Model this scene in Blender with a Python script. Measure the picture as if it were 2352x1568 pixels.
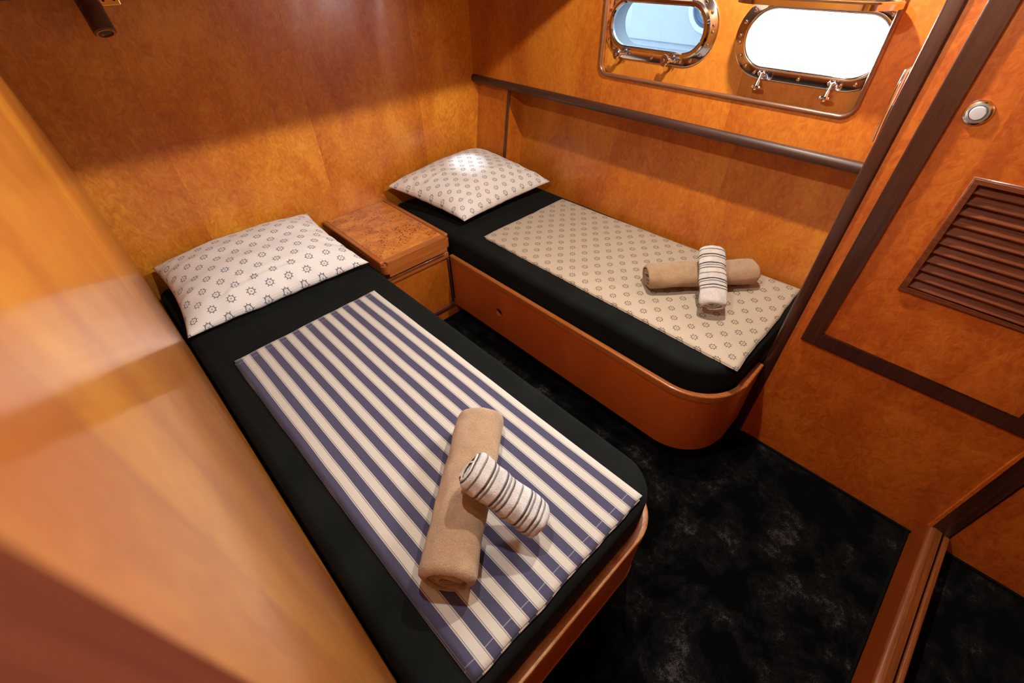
import bpy, bmesh, math, random
from mathutils import Vector, Matrix, noise
random.seed(7)
for o in list(bpy.data.objects): bpy.data.objects.remove(o)
C = bpy.context.scene.collection
sc = bpy.context.scene
H = 1.44          # lens height above the carpet; helper z values below are absolute (floor = 0)

# ---------------------------------------------------------------- camera
cam = bpy.data.cameras.new('camera'); cam.sensor_width = 36; cam.lens = 36*1024.6/2352
cam.clip_start = 0.01
co = bpy.data.objects.new('camera', cam); C.objects.link(co); sc.camera = co
M = [[0.72143145, -0.69226781, -0.01737658], [-0.47201659, -0.47323123, -0.74380948], [0.50669222, 0.54480958, -0.66816578]]
R = Matrix((M[0], [-v for v in M[1]], [-v for v in M[2]])).transposed()
co.matrix_world = Matrix.Translation((0, 0, H)) @ R.to_4x4()
cam.dof.use_dof = True; cam.dof.focus_distance = 1.55; cam.dof.aperture_fstop = 4.5

# ---------------------------------------------------------------- world, light, exposure
w = bpy.data.worlds.new('sky'); sc.world = w; w.use_nodes = True
nt = w.node_tree; bg = nt.nodes['Background']
sky = nt.nodes.new('ShaderNodeTexSky'); sky.sky_type = 'HOSEK_WILKIE'; sky.turbidity = 6
sky.sun_direction = (-0.5, -0.3, 0.8)
mixn = nt.nodes.new('ShaderNodeMix'); mixn.data_type = 'RGBA'; mixn.inputs[0].default_value = .35
mixn.inputs[6].default_value = (1, 1, 1, 1)
nt.links.new(sky.outputs[0], mixn.inputs[7]); nt.links.new(mixn.outputs[2], bg.inputs[0])
bg.inputs[1].default_value = 300.0
def lamp(name, kind, loc, energy, color, **k):
    l = bpy.data.lights.new(name, kind); l.energy = energy; l.color = color
    o = bpy.data.objects.new(name, l); C.objects.link(o); o.location = loc
    for a, b in k.items(): setattr(l, a, b)
    return o
WARM = [(1.0, .99, .96), (1.0, .88, .70), (1.0, .88, .70)]
DOWN = [(.41, .60, H+.315), (1.22, .60, H+.315), (.9, -1.0, H+.315)]
POW = [34, 66, 7]
for p, e, c in zip(DOWN, POW, WARM):
    lamp('downlight_beam', 'SPOT', (p[0], p[1], p[2]-.008), e, c, spot_size=math.radians(179), spot_blend=.03, shadow_soft_size=.018)
# sky portals just outside the two portholes
for y in (1.02, .505):
    o = lamp('porthole_portal', 'AREA', (1.79, y, H-.233), 1, (1, 1, 1), shape='RECTANGLE', size=.42, size_y=.2)
    o.rotation_euler = (math.pi/2, 0, math.pi/2); o.data.cycles.is_portal = True
vs = sc.view_settings
vs.view_transform = 'Standard'; vs.look = 'None'; vs.gamma = 1; vs.use_curve_mapping = False; vs.exposure = -0.14

# ---------------------------------------------------------------- helpers
def prop(o, label=None, cat=None, group=None, kind=None):
    if label: o['label'] = label
    if cat: o['category'] = cat
    if group: o['group'] = group
    if kind: o['kind'] = kind
    return o
def empty(name, loc, label, cat, group=None, rz=0):
    o = bpy.data.objects.new(name, None); C.objects.link(o); o.location = loc; o.rotation_euler = (0, 0, rz)
    o.empty_display_size = .05
    return prop(o, label, cat, group)
def obj(name, bm, mat, parent=None, smooth=False, loc=None):
    """link a bmesh (world coords) as one mesh object; with a parent the coords are made local"""
    me = bpy.data.meshes.new(name)
    if parent is not None and loc is None:
        bmesh.ops.translate(bm, verts=bm.verts, vec=-Vector(wloc(parent)))
    bmesh.ops.recalc_face_normals(bm, faces=bm.faces)
    bm.to_mesh(me); bm.free()
    if smooth:
        for p in me.polygons: p.use_smooth = True
    if smooth: me.set_sharp_from_angle(angle=math.radians(38))
    o = bpy.data.objects.new(name, me); C.objects.link(o)
    for m in (mat if isinstance(mat, (list, tuple)) else [mat]): me.materials.append(m)
    if parent is not None: o.parent = parent
    if loc is not None: o.location = loc
    return o
def wloc(o):
    v = Vector(o.location); p = o.parent
    while p is not None: v = v+Vector(p.location); p = p.parent
    return v
def struct(name, bm, mat, smooth=False, label=None):
    o = obj(name, bm, mat, None, smooth); prop(o, label, None, None, 'structure'); return o
def box(bm, x0, x1, y0, y1, z0, z1, bev=0, seg=3):
    r = bmesh.ops.create_cube(bm, size=1)
    bmesh.ops.scale(bm, verts=r['verts'], vec=(abs(x1-x0), abs(y1-y0), abs(z1-z0)))
    bmesh.ops.translate(bm, verts=r['verts'], vec=((x0+x1)/2, (y0+y1)/2, (z0+z1)/2))
    if bev:
        es = list({e for v in r['verts'] for e in v.link_edges})
        bmesh.ops.bevel(bm, geom=es, offset=bev, segments=seg, affect='EDGES', profile=.5)
    return bm
def B(*a, **k): return box(bmesh.new(), *a, **k)
def sweep(path, profile, closed=False, cap=True, bm=None):
    """profile: list of (out, up) offsets; path: list of Vector in a plane z=const; out = right-hand side of travel"""
    bm = bm or bmesh.new(); n = len(path); rings = []
    for i, p in enumerate(path):
        a = path[(i-1) % n] if (closed or i > 0) else None; b = path[(i+1) % n] if (closed or i < n-1) else None
        d1 = (p-a).normalized() if a is not None else None; d2 = (b-p).normalized() if b is not None else None
        d = (d1 or d2) if (d1 is None or d2 is None) else (d1+d2).normalized()
        out = Vector((d.y, -d.x, 0)); s = 1
        if d1 is not None and d2 is not None: s = 1/max(.5, math.sqrt(max(0.01, (1+d1.dot(d2))/2)))
        rings.append([bm.verts.new(p+out*(o*s)+Vector((0, 0, u))) for o, u in profile])
    m = len(profile)
    for i in range(n if closed else n-1):
        A = rings[i]; D = rings[(i+1) % n]
        for j in range(m): bm.faces.new((A[j], A[(j+1) % m], D[(j+1) % m], D[j]))
    if cap and not closed:
        bm.faces.new(rings[0]); bm.faces.new(list(reversed(rings[-1])))
    return bm
def rrect(x0, x1, y0, y1, r, seg=8):
    """rounded rectangle outline, r = one radius or four (x1y1, x0y1, x0y0, x1y0)"""
    if not isinstance(r, (list, tuple)): r = [r]*4
    pts = []
    for k, (cx, cy, sx, sy) in enumerate(((x1, y1, -1, -1), (x0, y1, 1, -1), (x0, y0, 1, 1), (x1, y0, -1, 1))):
        q = r[k]
        if q < 1e-5: pts.append((cx, cy)); continue
        for i in range(seg+1):
            a = math.pi/2*(k+i/seg); pts.append((cx+sx*q+q*math.cos(a), cy+sy*q+q*math.sin(a)))
    return pts
def stadium(cx, cy, w, h, seg=20):
    return rrect(cx-w/2, cx+w/2, cy-h/2, cy+h/2, min(h, w)/2-1e-4, seg)
def plate(outline, holes, mapf, t0, t1):
    """flat plate with holes; mapf(u, v, t) -> world"""
    cu = bpy.data.curves.new('tmp', 'CURVE'); cu.dimensions = '2D'; cu.fill_mode = 'BOTH'; cu.extrude = abs(t1-t0)/2
    for pts in [outline]+list(holes):
        s = cu.splines.new('POLY'); s.points.add(len(pts)-1); s.use_cyclic_u = True
        for i, p in enumerate(pts): s.points[i].co = (p[0], p[1], 0, 1)
    o = bpy.data.objects.new('tmp', cu); C.objects.link(o)
    me = bpy.data.meshes.new_from_object(o.evaluated_get(bpy.context.evaluated_depsgraph_get()))
    bm = bmesh.new(); bm.from_mesh(me); bpy.data.objects.remove(o); bpy.data.curves.remove(cu); bpy.data.meshes.remove(me)
    bmesh.ops.remove_doubles(bm, verts=bm.verts, dist=1e-6)
    tm = (t0+t1)/2
    for v in bm.verts: v.co = Vector(mapf(v.co.x, v.co.y, tm+v.co.z))
    return bm
def lathe(bm, prof, seg=32, mat=Matrix()):
    """prof: list of (r, z) ; spun about z then transformed"""
    rings = []
    for r, z in prof:
        if r < 1e-6: rings.append([bm.verts.new(mat @ Vector((0, 0, z)))])
        else: rings.append([bm.verts.new(mat @ Vector((r*math.cos(2*math.pi*i/seg), r*math.sin(2*math.pi*i/seg), z))) for i in range(seg)])
    for A, D in zip(rings, rings[1:]):
        for i in range(seg):
            j = (i+1) % seg
            if len(A) == 1 and len(D) == 1: continue
            if len(A) == 1: bm.faces.new((A[0], D[i], D[j]))
            elif len(D) == 1: bm.faces.new((A[i], D[0], A[j]))
            else: bm.faces.new((A[i], D[i], D[j], A[j]))
    return bm
def frame_to(p, d, up=Vector((0, 0, 1))):
    z = Vector(d).normalized(); x = Vector(up).cross(z)
    if x.length < 1e-4: x = Vector((1, 0, 0))
    x.normalize(); y = z.cross(x)
    m = Matrix((x, y, z)).transposed().to_4x4(); m.translation = Vector(p); return m
def boolcut(o, cutter_bm):
    bmesh.ops.recalc_face_normals(cutter_bm, faces=cutter_bm.faces); me = bpy.data.meshes.new('cut'); cutter_bm.to_mesh(me); cutter_bm.free()
    c = bpy.data.objects.new('cut', me); C.objects.link(c)
    c.location = wloc(o)*0
    old = o.matrix_world.copy(); bpy.context.view_layer.update()
    m = o.modifiers.new('b', 'BOOLEAN'); m.operation = 'DIFFERENCE'; m.object = c; m.solver = 'EXACT'; m.use_self = False
    bpy.context.view_layer.update()
    new = bpy.data.meshes.new_from_object(o.evaluated_get(bpy.context.evaluated_depsgraph_get()))
    o.modifiers.clear(); o.data = new
    bpy.data.objects.remove(c)

# ---------------------------------------------------------------- materials
class N:
    def __init__(s, name):
        s.m = bpy.data.materials.new(name); s.m.use_nodes = True; s.t = s.m.node_tree; s.p = s.t.nodes['Principled BSDF']
        s.out = s.t.nodes['Material Output']
    def n(s, typ, **k):
        x = s.t.nodes.new(typ)
        for a, b in k.items(): setattr(x, a, b)
        return x
    def put(s, sock, v):
        if hasattr(v, 'links') or isinstance(v, bpy.types.NodeSocket): s.t.links.new(v, sock)
        else: sock.default_value = v
    def math(s, op, a, b=0.0, c=None, clamp=False):
        x = s.n('ShaderNodeMath', operation=op, use_clamp=clamp); s.put(x.inputs[0], a); s.put(x.inputs[1], b)
        if c is not None: s.put(x.inputs[2], c)
        return x.outputs[0]
    def coord(s, kind='Object'): return s.n('ShaderNodeTexCoord').outputs[kind]
    def mapping(s, v, sc=(1, 1, 1), loc=(0, 0, 0), rot=(0, 0, 0)):
        x = s.n('ShaderNodeMapping'); s.put(x.inputs[0], v)
        x.inputs['Scale'].default_value = sc; x.inputs['Location'].default_value = loc; x.inputs['Rotation'].default_value = rot
        return x.outputs[0]
    def noise(s, v, scale, detail=4, rough=.5, dist=0.0):
        x = s.n('ShaderNodeTexNoise'); s.put(x.inputs['Vector'], v); x.inputs['Scale'].default_value = scale
        x.inputs['Detail'].default_value = detail; x.inputs['Roughness'].default_value = rough; x.inputs['Distortion'].default_value = dist
        return x.outputs['Fac']
    def ramp(s, f, stops):
        x = s.n('ShaderNodeValToRGB'); s.put(x.inputs[0], f); e = x.color_ramp.elements
        while len(e) < len(stops): e.new(.5)
        for q, (p, c) in zip(e, stops): q.position = p; q.color = (*c, 1) if len(c) == 3 else c
        return x.outputs[0]
    def mix(s, f, a, b, mode='MIX'):
        x = s.n('ShaderNodeMix', data_type='RGBA', blend_type=mode); s.put(x.inputs[0], f)
        for q, v in ((6, a), (7, b)):
            if isinstance(v, tuple): v = (*v, 1) if len(v) == 3 else v
            s.put(x.inputs[q], v)
        return x.outputs[2]
    def bump(s, h, strength=.2, dist=.002):
        x = s.n('ShaderNodeBump'); s.put(x.inputs['Height'], h); x.inputs['Strength'].default_value = strength
        x.inputs['Distance'].default_value = dist; return x.outputs[0]
    def set(s, **k):
        for a, v in k.items():
            a = a.replace('_', ' ')
            if isinstance(v, tuple) and len(v) == 3: v = (*v, 1)
            s.put(s.p.inputs[a], v)
        return s
def veneer(name, axis='y', tone=1.0, coat=.9, crough=.16, sheets=True, fig=1.0, wavy=1.0, base=((.42, .098, .006), (.57, .185, .012), (.74, .31, .030))):
    """glossy varnished amber burl veneer; axis = horizontal direction the panel runs in"""
    s = N(name); v = s.coord(); sep = s.n('ShaderNodeSeparateXYZ'); s.put(sep.inputs[0], v)
    h = sep.outputs['X'] if axis == 'x' else sep.outputs['Y']
    cell = s.math('FLOOR', s.math('DIVIDE', s.math('SUBTRACT', h, .234 if axis == 'x' else .68), .54))
    wn = s.n('ShaderNodeTexWhiteNoise', noise_dimensions='1D'); s.put(wn.inputs['W'], cell)
    off = s.n('ShaderNodeCombineXYZ'); s.put(off.inputs[0], s.math('MULTIPLY', cell, 3.7)); s.put(off.inputs[1], s.math('MULTIPLY', cell, 1.9))
    va = s.n('ShaderNodeVectorMath', operation='ADD'); s.put(va.inputs[0], v); s.put(va.inputs[1], off.outputs[0]); vv = va.outputs[0]
    big = s.noise(s.mapping(vv, (1, 1, .45)), 5, 3, .5, .6)
    cr = s.noise(s.mapping(vv, (1.0, 1.0, .75)), 38, 5, .62, 1.3)
    fine = s.noise(s.mapping(vv, (1, 1, .35)), 170, 3, .6, .4)
    f = s.math('ADD', s.math('MULTIPLY', big, .45), s.math('ADD', s.math('MULTIPLY', cr, .42*fig), s.math('MULTIPLY', fine, .16)))
    col = s.ramp(f, [(.36, tuple(c*tone for c in base[0])), (.50, tuple(c*tone for c in base[1])), (.64, tuple(c*tone for c in base[2]))])
    if sheets:
        fac = s.math('ADD', s.math('MULTIPLY', wn.outputs['Value'], .16), .9)
        seam = s.math('LESS_THAN', s.math('ABSOLUTE', s.math('SUBTRACT', s.math('FRACT', s.math('DIVIDE', s.math('SUBTRACT', h, .234 if axis == 'x' else .68), .54)), .5)), .4985)
        fac = s.math('MULTIPLY', fac, s.math('ADD', s.math('MULTIPLY', seam, .28), .72))
        hs = s.n('ShaderNodeHueSaturation'); s.put(hs.inputs['Color'], col); s.put(hs.inputs['Value'], fac); col = hs.outputs[0]
    s.set(Base_Color=col, Roughness=.42, Coat_Weight=coat, Coat_Roughness=crough, Coat_IOR=1.45)
    wav = s.noise(s.mapping(v, (3.2, 3.2, .6) if axis == 'x' else (2.5, 2.5, .5)), 3.0, 2)
    s.put(s.p.inputs['Normal'], s.bump(cr, .5, .002))
    s.put(s.p.inputs['Coat Normal'], s.bump(s.math('ADD', s.math('MULTIPLY', wav, 6.0*wavy), s.math('MULTIPLY', cr, .35)), .35, .0012))
    return s.m
def solidwood(name, c0, c1, axis='z', rough=.35, coat=.6, crough=.18):
    s = N(name); v = s.coord()
    st = {'x': (1.2, 30, 30), 'y': (30, 1.2, 30), 'z': (30, 30, 1.2)}[axis]
    g = s.noise(s.mapping(v, st), 4, 5, .65, .5); fine = s.noise(s.mapping(v, tuple(q*4 for q in st)), 6, 3, .6)
    col = s.ramp(s.math('ADD', s.math('MULTIPLY', g, .65), s.math('MULTIPLY', fine, .35)), [(.35, c0), (.65, c1)])
    s.set(Base_Color=col, Roughness=rough, Coat_Weight=coat, Coat_Roughness=crough)
    s.put(s.p.inputs['Normal'], s.bump(fine, .15, .0006)); return s.m
V_X = veneer('amber_veneer_head', 'x', .97, coat=1.0, crough=.25, wavy=1.7)
V_L = veneer('amber_veneer_left', 'y', .90, coat=.66, crough=.11, fig=.5, wavy=.35, base=((.44, .13, .008), (.60, .235, .016), (.74, .34, .034)))
V_Y = veneer('amber_veneer_hull', 'y', .86, base=((.42, .088, .006), (.56, .165, .012), (.70, .27, .028)), coat=.7, crough=.22, fig=.8)
V_W = veneer('amber_veneer_window', 'y', 1.0, coat=.6, crough=.25, fig=.6, base=((.42, .13, .012), (.54, .21, .022), (.66, .30, .04)))
V_D = veneer('reddish_veneer_door', 'y', 1.0, coat=1.0, crough=.32, fig=1.1, base=((.36, .060, .005), (.50, .100, .008), (.64, .165, .016)), sheets=False)
V_B = veneer('reddish_veneer_board', 'y', 1.0, coat=.6, crough=.22, fig=.4, base=((.42, .088, .010), (.48, .11, .013), (.55, .14, .018)), sheets=False)
V_N = veneer('drawer_veneer', 'x', .8, sheets=False, fig=.6)
MAH_Z = solidwood('mahogany_upright', (.030, .0085, .006), (.075, .022, .012), 'z')
MAH_Y = solidwood('mahogany_rail', (.026, .0085, .006), (.065, .022, .012), 'y', rough=.5, coat=.2, crough=.3)
MAH_X = solidwood('mahogany_cross', (.09, .022, .010), (.2, .06, .02), 'x')
TEAK_Y = solidwood('varnished_lip_long', (.26, .068, .012), (.45, .14, .03), 'y')
TEAK_X = solidwood('varnished_lip_cross', (.24, .062, .011), (.44, .14, .028), 'x', coat=1, crough=.12)
SLAT = solidwood('louvre_wood', (.085, .020, .009), (.24, .062, .020), 'y')
DPOST = solidwood('dark_left_post', (.075, .014, .006), (.125, .028, .010), 'z', .8, 0, .3)
DPOST.node_tree.nodes['Principled BSDF'].inputs['Specular IOR Level'].default_value = .08
def plain(name, col, rough=.5, metal=0.0, **k):
    s = N(name); s.set(Base_Color=col, Roughness=rough, Metallic=metal, **k); return s.m
CHROME = plain('polished_steel', (.78, .78, .80), .1, 1.0)
BRASS = plain('polished_brass', (.75, .48, .14), .18, 1.0)
DARKGLASS = plain('dark_lens', (.02, .025, .02), .12)
BLACKP = plain('black_plastic', (.012, .012, .014), .4)
GEL = plain('white_gelcoat', (.8, .82, .84), .3)
RUB = plain('grey_rubber_seal', (.05, .06, .09), .6)
DARKCEIL = plain('darkened_ceiling_panel', (.22, .19, .16), .8)  # ceiling colour darkened so it bounces less light into the cabin
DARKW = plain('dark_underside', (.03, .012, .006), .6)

def black_fabric():
    s = N('black_cotton_sheet'); v = s.coord()
    n = s.noise(v, 9, 3); wv = s.noise(v, 1500, 1)
    s.set(Base_Color=s.ramp(n, [(.3, (.0048, .0060, .0058)), (.7, (.0080, .0092, .0088))]), Roughness=.9, Sheen_Weight=.015, Sheen_Roughness=.5, Specular_IOR_Level=.08)
    s.put(s.p.inputs['Normal'], s.bump(s.math('ADD', s.math('MULTIPLY', n, 3), wv), .3, .0006)); return s.m
BLACK = black_fabric()
def carpet():
    s = N('black_plush_carpet'); v = s.coord()
    patch = s.noise(v, 6, 5, .68, .25); fib = s.noise(v, 300, 3, .8); mid = s.noise(v, 60, 4, .7)
    f = s.math('MULTIPLY', s.math('SUBTRACT', patch, .45), 4.5, clamp=True)
    f2 = s.math('MULTIPLY', f, s.math('ADD', s.math('MULTIPLY', s.math('SUBTRACT', mid, .35, clamp=True), 2.0), s.math('MULTIPLY', s.math('SUBTRACT', fib, .35, clamp=True), 2.6)))
    s.set(Base_Color=s.ramp(f2, [(0, (.0010, .0011, .0012)), (.45, (.008, .0075, .0076)), (1, (.072, .062, .060))]), Roughness=1, Sheen_Weight=.02, Specular_IOR_Level=.02)
    s.put(s.p.inputs['Normal'], s.bump(s.math('ADD', s.math('MULTIPLY', fib, .6), s.math('MULTIPLY', patch, 2)), .8, .006)); return s.m
CARPET = carpet()
def terry(name, col, stripes=None):
    s = N(name); v = s.coord(); n = s.noise(v, 330, 3, .75); n2 = s.noise(v, 900, 2, .6); n3 = s.noise(v, 30, 3, .5)
    c = s.ramp(s.math('ADD', s.math('MULTIPLY', n, .6), s.math('MULTIPLY', n3, .4)), [(.32, tuple(q*.68 for q in col)), (.66, tuple(min(1, q*1.2) for q in col))])
    h = s.math('ADD', n, s.math('MULTIPLY', n2, .5))
    if stripes:
        uv = s.coord('UV'); sp = s.n('ShaderNodeSeparateXYZ'); s.put(sp.inputs[0], uv); u = s.math('ADD', sp.outputs['X'], s.math('MULTIPLY', s.math('SUBTRACT', n, .5), .0016))
        tot = None; dip = None
        for pos, wd, dark in stripes:
            k = s.math('LESS_THAN', s.math('ABSOLUTE', s.math('SUBTRACT', u, pos)), wd)
            kk = s.math('MULTIPLY', k, dark)
            tot = kk if tot is None else s.math('MAXIMUM', tot, kk)
            d = s.math('SMOOTH_MIN', 1.0, s.math('MULTIPLY', s.math('ABSOLUTE', s.math('SUBTRACT', u, pos)), 260.0), .3)
            dip = d if dip is None else s.math('MINIMUM', dip, d)
        c = s.mix(tot, c, (.022, .022, .02))
        h = s.math('ADD', h, s.math('MULTIPLY', dip, 2.2))
    s.set(Base_Color=c, Roughness=.95, Sheen_Weight=.35, Sheen_Roughness=.5, Specular_IOR_Level=.15)
    s.put(s.p.inputs['Normal'], s.bump(h, .95, .0045)); return s.m
TAN = terry('tan_terry', (.50, .315, .175))
STR = [(.004, .0014, 1), (.022, .0008, .8), (.045, .0021, 1), (.055, .0007, .8), (.080, .0021, 1), (.090, .0007, .7), (.100, .0012, 1), (.122, .0008, .8), (.146, .0020, 1), (.156, .0007, .8), (.172, .0016, 1), (.184, .0007, .8)]
WHT = terry('white_striped_terry', (.80, .76, .74), STR)

def wheels(name, ax, by, ring, base, ink, line):
    """printed ship wheels in a staggered lattice over a fine check, UV in metres"""
    s = N(name); uv = s.coord('UV')
    def one(dx, dy):
        m = s.mapping(uv, (1, 1, 1), (dx, dy, 0)); sp = s.n('ShaderNodeSeparateXYZ'); s.put(sp.inputs[0], m)
        x = s.math('SUBTRACT', s.math('FLOORED_MODULO', sp.outputs[0], ax), ax/2)
        y = s.math('SUBTRACT', s.math('FLOORED_MODULO', sp.outputs[1], by), by/2)
        r = s.math('SQRT', s.math('ADD', s.math('MULTIPLY', x, x), s.math('MULTIPLY', y, y)))
        th = s.math('ARCTAN2', y, x)
        R = ring/2
        rg = s.math('LESS_THAN', s.math('ABSOLUTE', s.math('SUBTRACT', r, R)), R*.115)
        rg2 = s.math('MULTIPLY', s.math('LESS_THAN', s.math('ABSOLUTE', s.math('SUBTRACT', r, R*.80)), R*.03), .6)
        sp8 = s.math('MULTIPLY', r, s.math('ABSOLUTE', s.math('SINE', s.math('MULTIPLY', th, 4.0))))
        spk = s.math('MULTIPLY', s.math('LESS_THAN', sp8, R*.20), s.math('LESS_THAN', r, R))
        out = s.math('MULTIPLY', s.math('LESS_THAN', sp8, R*.44), s.math('MULTIPLY', s.math('LESS_THAN', r, R*1.55), s.math('GREATER_THAN', r, R)))
        hub = s.math('LESS_THAN', r, R*.2)
        q = s.math('MAXIMUM', s.math('MAXIMUM', rg, rg2), s.math('MAXIMUM', s.math('MULTIPLY', spk, .75), s.math('MAXIMUM', out, s.math('MULTIPLY', hub, .6))))
        inside = s.math('LESS_THAN', r, R)
        return q, inside
    a, ia = one(0, 0); b, ib = one(ax/2, by/2)
    q = s.math('MAXIMUM', a, b); ins = s.math('MAXIMUM', ia, ib)
    sp = s.n('ShaderNodeSeparateXYZ'); s.put(sp.inputs[0], uv); P = .0046
    def ln(c): return s.math('POWER', s.math('ABSOLUTE', s.math('SINE', s.math('MULTIPLY', c, math.pi/P))), 3.0)
    g = s.math('MULTIPLY', s.math('MAXIMUM', ln(sp.outputs[0]), s.math('MULTIPLY', ln(sp.outputs[1]), .8)), s.math('SUBTRACT', 1.0, s.math('MULTIPLY', ins, .55)))
    c = s.mix(s.math('MULTIPLY', g, .62), base, line); c = s.mix(s.math('MULTIPLY', q, .9), c, ink)
    s.set(Base_Color=c, Roughness=.85, Sheen_Weight=.15, Specular_IOR_Level=.2)
    s.put(s.p.inputs['Normal'], s.bump(s.noise(s.coord(), 60, 3), .2, .002)); return s.m
PIL = wheels('ship_wheel_pillowcase', .070, .104, .0225, (.87, .86, .86), (.045, .045, .075), (.46, .40, .37))
COV = wheels('ship_wheel_cover', .083, .066, .0185, (.55, .47, .38), (.045, .036, .032), (.26, .195, .14))  # some of the lamp's warm tone is baked into the beige base
def stripes_mat():
    s = N('blue_white_stripes'); uv = s.coord('UV'); sp = s.n('ShaderNodeSeparateXYZ'); s.put(sp.inputs[0], uv)
    x = s.math('ADD', sp.outputs[0], s.math('MULTIPLY', s.math('SUBTRACT', s.noise(s.mapping(uv, (1, 1, 1)), 4, 2), .5), .004))
    f = s.math('FRACT', s.math('DIVIDE', x, .0485))
    blue = s.math('LESS_THAN', f, .47)
    thin = s.math('MAXIMUM', s.math('LESS_THAN', s.math('ABSOLUTE', s.math('SUBTRACT', f, .525)), .014), s.math('LESS_THAN', s.math('ABSOLUTE', s.math('SUBTRACT', f, .945)), .014))
    hem = s.math('LESS_THAN', s.math('ABSOLUTE', s.math('SUBTRACT', sp.outputs[1], 1.165)), .0009)
    hem = s.math('MAXIMUM', hem, s.math('LESS_THAN', s.math('ABSOLUTE', s.math('SUBTRACT', sp.outputs[1], .026)), .0009))
    wv = s.noise(s.mapping(uv, (1, .15, 1)), 900, 2)
    cb = s.mix(wv, (.042, .041, .080), (.072, .069, .125))
    c = s.mix(blue, (.51, .475, .42), cb)
    c = s.mix(s.math('MULTIPLY', thin, .85), c, (.05, .05, .09))
    c = s.mix(s.math('MULTIPLY', s.math('MULTIPLY', hem, blue), .35), c, (.5, .48, .6))
    s.set(Base_Color=c, Roughness=.85, Sheen_Weight=.2, Specular_IOR_Level=.2)
    s.put(s.p.inputs['Normal'], s.bump(s.math('ADD', wv, s.math('MULTIPLY', s.noise(uv, 25, 3), 2)), .25, .001)); return s.m
STRIPE = stripes_mat()
def burl():
    s = N('burl_top'); v = s.coord()
    a = s.noise(v, 9, 4, .6, 1.6); b = s.noise(v, 30, 5, .65, 1.2)
    vo = s.n('ShaderNodeTexVoronoi'); s.put(vo.inputs['Vector'], s.mapping(v, (1, 1, .2))); vo.inputs['Scale'].default_value = 85
    dots = s.math('LESS_THAN', vo.outputs['Distance'], .34)
    clus = s.math('GREATER_THAN', s.noise(v, 11, 3, .6, .5), .48)
    wn = s.math('GREATER_THAN', s.noise(v, 60, 2), .45)
    c = s.ramp(s.math('ADD', s.math('MULTIPLY', a, .6), s.math('MULTIPLY', b, .4)), [(.34, (.34, .085, .012)), (.5, (.55, .19, .03)), (.66, (.68, .31, .055))])
    c = s.mix(s.math('MULTIPLY', s.math('MULTIPLY', dots, clus), s.math('MULTIPLY', wn, .85)), c, (.06, .015, .006))
    s.set(Base_Color=c, Roughness=.3, Coat_Weight=.7, Coat_Roughness=.12); return s.m
BURL = burl()
def glassmat(name, tint):
    s = N(name); tr = s.n('ShaderNodeBsdfTransparent'); tr.inputs[0].default_value = (*tint, 1)
    gl = s.n('ShaderNodeBsdfGlossy'); gl.inputs['Roughness'].default_value = .03
    fr = s.n('ShaderNodeFresnel'); fr.inputs[0].default_value = 1.35
    mx = s.n('ShaderNodeMixShader'); s.put(mx.inputs[0], fr.outputs[0]); s.put(mx.inputs[1], tr.outputs[0]); s.put(mx.inputs[2], gl.outputs[0])
    s.t.links.new(mx.outputs[0], s.out.inputs[0]); return s.m
TINT = glassmat('blue_tinted_glass', (.0068, .0094, .0120))
LIDG = glassmat('dark_tinted_glass', (.003, .0045, .006))
def emis(name, col, st):
    s = N(name); s.set(Base_Color=(0, 0, 0), Emission_Color=col, Emission_Strength=st); return s.m
LENS_ON = emis('lit_lamp_lens', (1, .80, .55), 12); LED_ON = emis('lit_reading_lens', (.8, .88, 1), 10)

# ================================================================= SETTING
def xl(z): return -.034                      # left wall, flat and close to the lens
def zq(n, a, b): return [a+(b-a)*i/n for i in range(n+1)]
YB, XP, XH = 2.03, 1.366, 1.66
def wall_profile(y0, y1, zs, off, th):
    bm = bmesh.new(); g = []
    for y in (y0, y1):
        yf = y if callable(y) else (lambda z, y=y: y)
        g.append([[bm.verts.new((xl(z)+off, yf(z), z)) for z in zs], [bm.verts.new((xl(z)+off-th, yf(z), z)) for z in zs]])
    n = len(zs)
    for i in range(n-1):
        bm.faces.new((g[0][0][i], g[1][0][i], g[1][0][i+1], g[0][0][i+1]))
        bm.faces.new((g[0][1][i], g[0][1][i+1], g[1][1][i+1], g[1][1][i]))
    for k in (0, 1):
        for i in range(n-1): bm.faces.new((g[k][0][i], g[k][0][i+1], g[k][1][i+1], g[k][1][i]))
    for i in (0, n-1): bm.faces.new((g[0][0][i], g[0][1][i], g[1][1][i], g[1][0][i]))
    return bm
ZT = H+.34
struct('wall_left', wall_profile(-2, YB+.03, zq(4, 0, ZT), 0, .04), V_L, True, 'glossy amber burl-veneered wall along the left bunk')
LPOST = -.0
struct('trim_1', wall_profile(-.10, .069, zq(4, 0, ZT), .0015, .008), DPOST, True, 'dark reddish upright trim on the left wall close to the lens')
struct('wall_back', B(-.45, 1.9, YB, YB+.04, 0, ZT), V_X, label='amber burl-veneered wall behind the two pillows')
struct('floor', B(-.3, 2.1, -2.04, YB+.04, -.05, 0), CARPET, label='black plush carpet covering the cabin floor')
# carpet binding along its edges
struct('ceiling', B(-.5, 2.0, -2.04, 1.12, ZT-.01, ZT+.05), DARKCEIL, label='cabin ceiling overhead')
bm = bmesh.new()
vv = [(1.1, H+.005), (1.1, ZT+.05), (YB+.03, ZT+.05), (YB+.03, H-.1)]
A = [bm.verts.new((-.5, y, z)) for y, z in vv]; D = [bm.verts.new((1.9, y, z)) for y, z in vv]
for i in range(4): bm.faces.new((A[i], A[(i+1) % 4], D[(i+1) % 4], D[i]))
bm.faces.new(A); bm.faces.new(D[::-1])
struct('ceiling', bm, DARKCEIL, label='lowered sloping ceiling above the pillows')
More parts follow.
